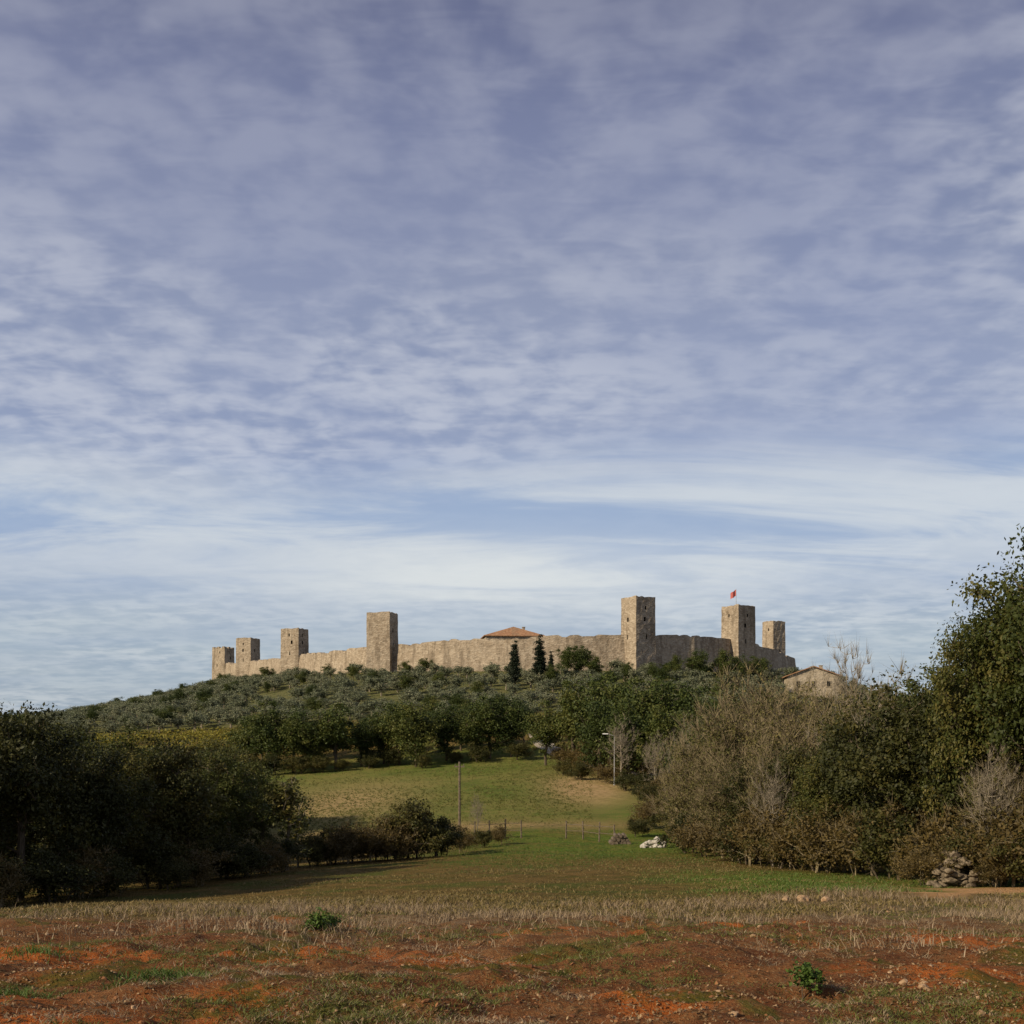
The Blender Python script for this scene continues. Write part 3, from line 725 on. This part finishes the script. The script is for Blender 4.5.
for o_ in (-1.7,-.6,.6,1.7):
    q=cp[:,:2]+nn*o_; rws.append(np.stack([q[:,0],q[:,1],terr(q[:,0],q[:,1])+.12],1))
G=np.array(rws); nr,nc=G.shape[:2]; idx=np.arange(nr*nc).reshape(nr,nc)
build('gravel_road',G.reshape(-1,3),np.stack([idx[:-1,:-1],idx[:-1,1:],idx[1:,1:],idx[1:,:-1]],-1).reshape(-1,4),mats=[M_rd],smooth=True)

# ------------------------------------------------------------------ sky
EL=math.radians(28); 
sd=Vector((-.84,-.54,0)).normalized()
w=bpy.data.worlds.new('World'); SC.world=w; w.use_nodes=True; nt=w.node_tree; nt.nodes.clear(); g=N(nt)
sky=g.n('ShaderNodeTexSky',sky_type='NISHITA'); sky.sun_disc=False; sky.sun_elevation=EL; sky.sun_rotation=math.atan2(sd.x,sd.y)
sky.dust_density=1.5
b1=g.n('ShaderNodeBackground'); b1.inputs[1].default_value=.08; g.l(sky.outputs[0],b1.inputs[0])
tc=g.n('ShaderNodeTexCoord'); sx=g.n('ShaderNodeSeparateXYZ'); g.l(tc.outputs['Generated'],sx.inputs[0])
z=g.math('MAXIMUM',sx.outputs[2],0.0); zc=g.math('ADD',z,.13)
cb=g.n('ShaderNodeCombineXYZ'); g.l(g.math('DIVIDE',sx.outputs[0],zc),cb.inputs[0]); g.l(g.math('DIVIDE',sx.outputs[1],zc),cb.inputs[1])
uv=cb.outputs[0]
def mapn(rot,sc,scale,detail,rough,dist,loc=(0,0,0)):
    mp=g.n('ShaderNodeMapping'); mp.inputs['Rotation'].default_value=(0,0,math.radians(rot)); mp.inputs['Scale'].default_value=sc
    mp.inputs['Location'].default_value=loc; g.l(uv,mp.inputs[0]); return g.noise(mp.outputs[0],scale,detail,rough,dist)
big=mapn(15,(1,1,1),.9,3,.5,.3,(3,1,0)); big2=mapn(-20,(1,1,1),1.0,3,.5,.3,(9,4,0))
rip=mapn(-12,(1.3,1.2,1),8.5,3,.5,.2); rip2=mapn(32,(.7,1.6,1),9,3,.55,.6,(5,5,0)); fin=mapn(0,(1,1,1),3.4,7,.58,.5,(2,7,0))
tex=g.math('ADD',g.math('MULTIPLY',rip,.40),g.math('ADD',g.math('MULTIPLY',rip2,.24),g.math('MULTIPLY',fin,.36)))
grad=g.ramp(g.math('MULTIPLY',z,1.4),[(0,(.42,.49,.53)),(.10,(.47,.55,.60)),(.2,(.48,.55,.66)),(.32,(.41,.465,.61)),(.5,(.345,.38,.51)),(.66,(.262,.283,.405)),(.80,(.155,.165,.265)),(1,(.2,.21,.31))])
lite=g.mix(.40,grad,(.72,.74,.80)); dk=g.mix(1.0,grad,(.72,.77,.87),'MULTIPLY')
t=g.mr(tex,.39,.61)
cc=g.mix(t,dk,lite)
cc=g.mix(g.mr(big,.40,.60,.25,.9),g.mix(.55,cc,grad),cc)
cc=g.mix(g.math('MULTIPLY',g.mr(big2,.42,.62),.5),cc,g.mix(1.0,grad,(.76,.80,.92),'MULTIPLY'))
wsp=mapn(5,(.45,1.1,1),2.0,6,.6,.8,(1,4,0))
lowc=g.mix(g.mr(wsp,.36,.62),(.33,.44,.64),(.66,.71,.76))
lowm=g.math('MULTIPLY',g.mr(g.math('ADD',z,g.math('MULTIPLY',big,.08)),.30,.22,0,1),g.mr(z,.10,.18,0.10,.85))
cc=g.mix(lowm,cc,lowc)
az=g.math('DIVIDE',sx.outputs[0],g.math('MAXIMUM',sx.outputs[1],.01))
gl=g.math('EXPONENT',g.math('MULTIPLY',g.math('ADD',g.math('POWER',g.math('DIVIDE',g.math('SUBTRACT',az,.0),.22),2.0),g.math('POWER',g.math('DIVIDE',g.math('SUBTRACT',z,.135),.035),2.0)),-1.0))
cc=g.mix(g.math('MULTIPLY',gl,g.mr(wsp,.3,.6,.5,.95)),cc,(.77,.80,.80))
b2=g.n('ShaderNodeBackground'); b2.inputs[1].default_value=1.0; g.l(cc,b2.inputs[0])
mx=g.n('ShaderNodeMixShader'); mx.inputs[0].default_value=.9
g.l(b1.outputs[0],mx.inputs[1]); g.l(b2.outputs[0],mx.inputs[2])
wo=g.n('ShaderNodeOutputWorld'); g.l(mx.outputs[0],wo.inputs[0])
sl=bpy.data.lights.new('sun','SUN'); sl.energy=5.0; sl.angle=math.radians(1.0); sl.color=(1,.86,.65)
so=bpy.data.objects.new('sun',sl); COL.objects.link(so)
dv=Vector((sd.x*math.cos(EL),sd.y*math.cos(EL),math.sin(EL))); so.rotation_euler=dv.to_track_quat('Z','Y').to_euler()

# ------------------------------------------------------------------ camera
cd=bpy.data.cameras.new('camera'); cam=bpy.data.objects.new('camera',cd); COL.objects.link(cam)
cam.location=(0,0,2.5); cam.rotation_euler=(math.radians(90),0,0)
cd.sensor_width=36; cd.lens=36*1150/1024; cd.shift_y=(735-512)/1024; cd.clip_end=20000; cd.clip_start=.1
SC.camera=cam
SC.view_settings.view_transform='Standard'; SC.view_settings.look='None'; SC.view_settings.exposure=0
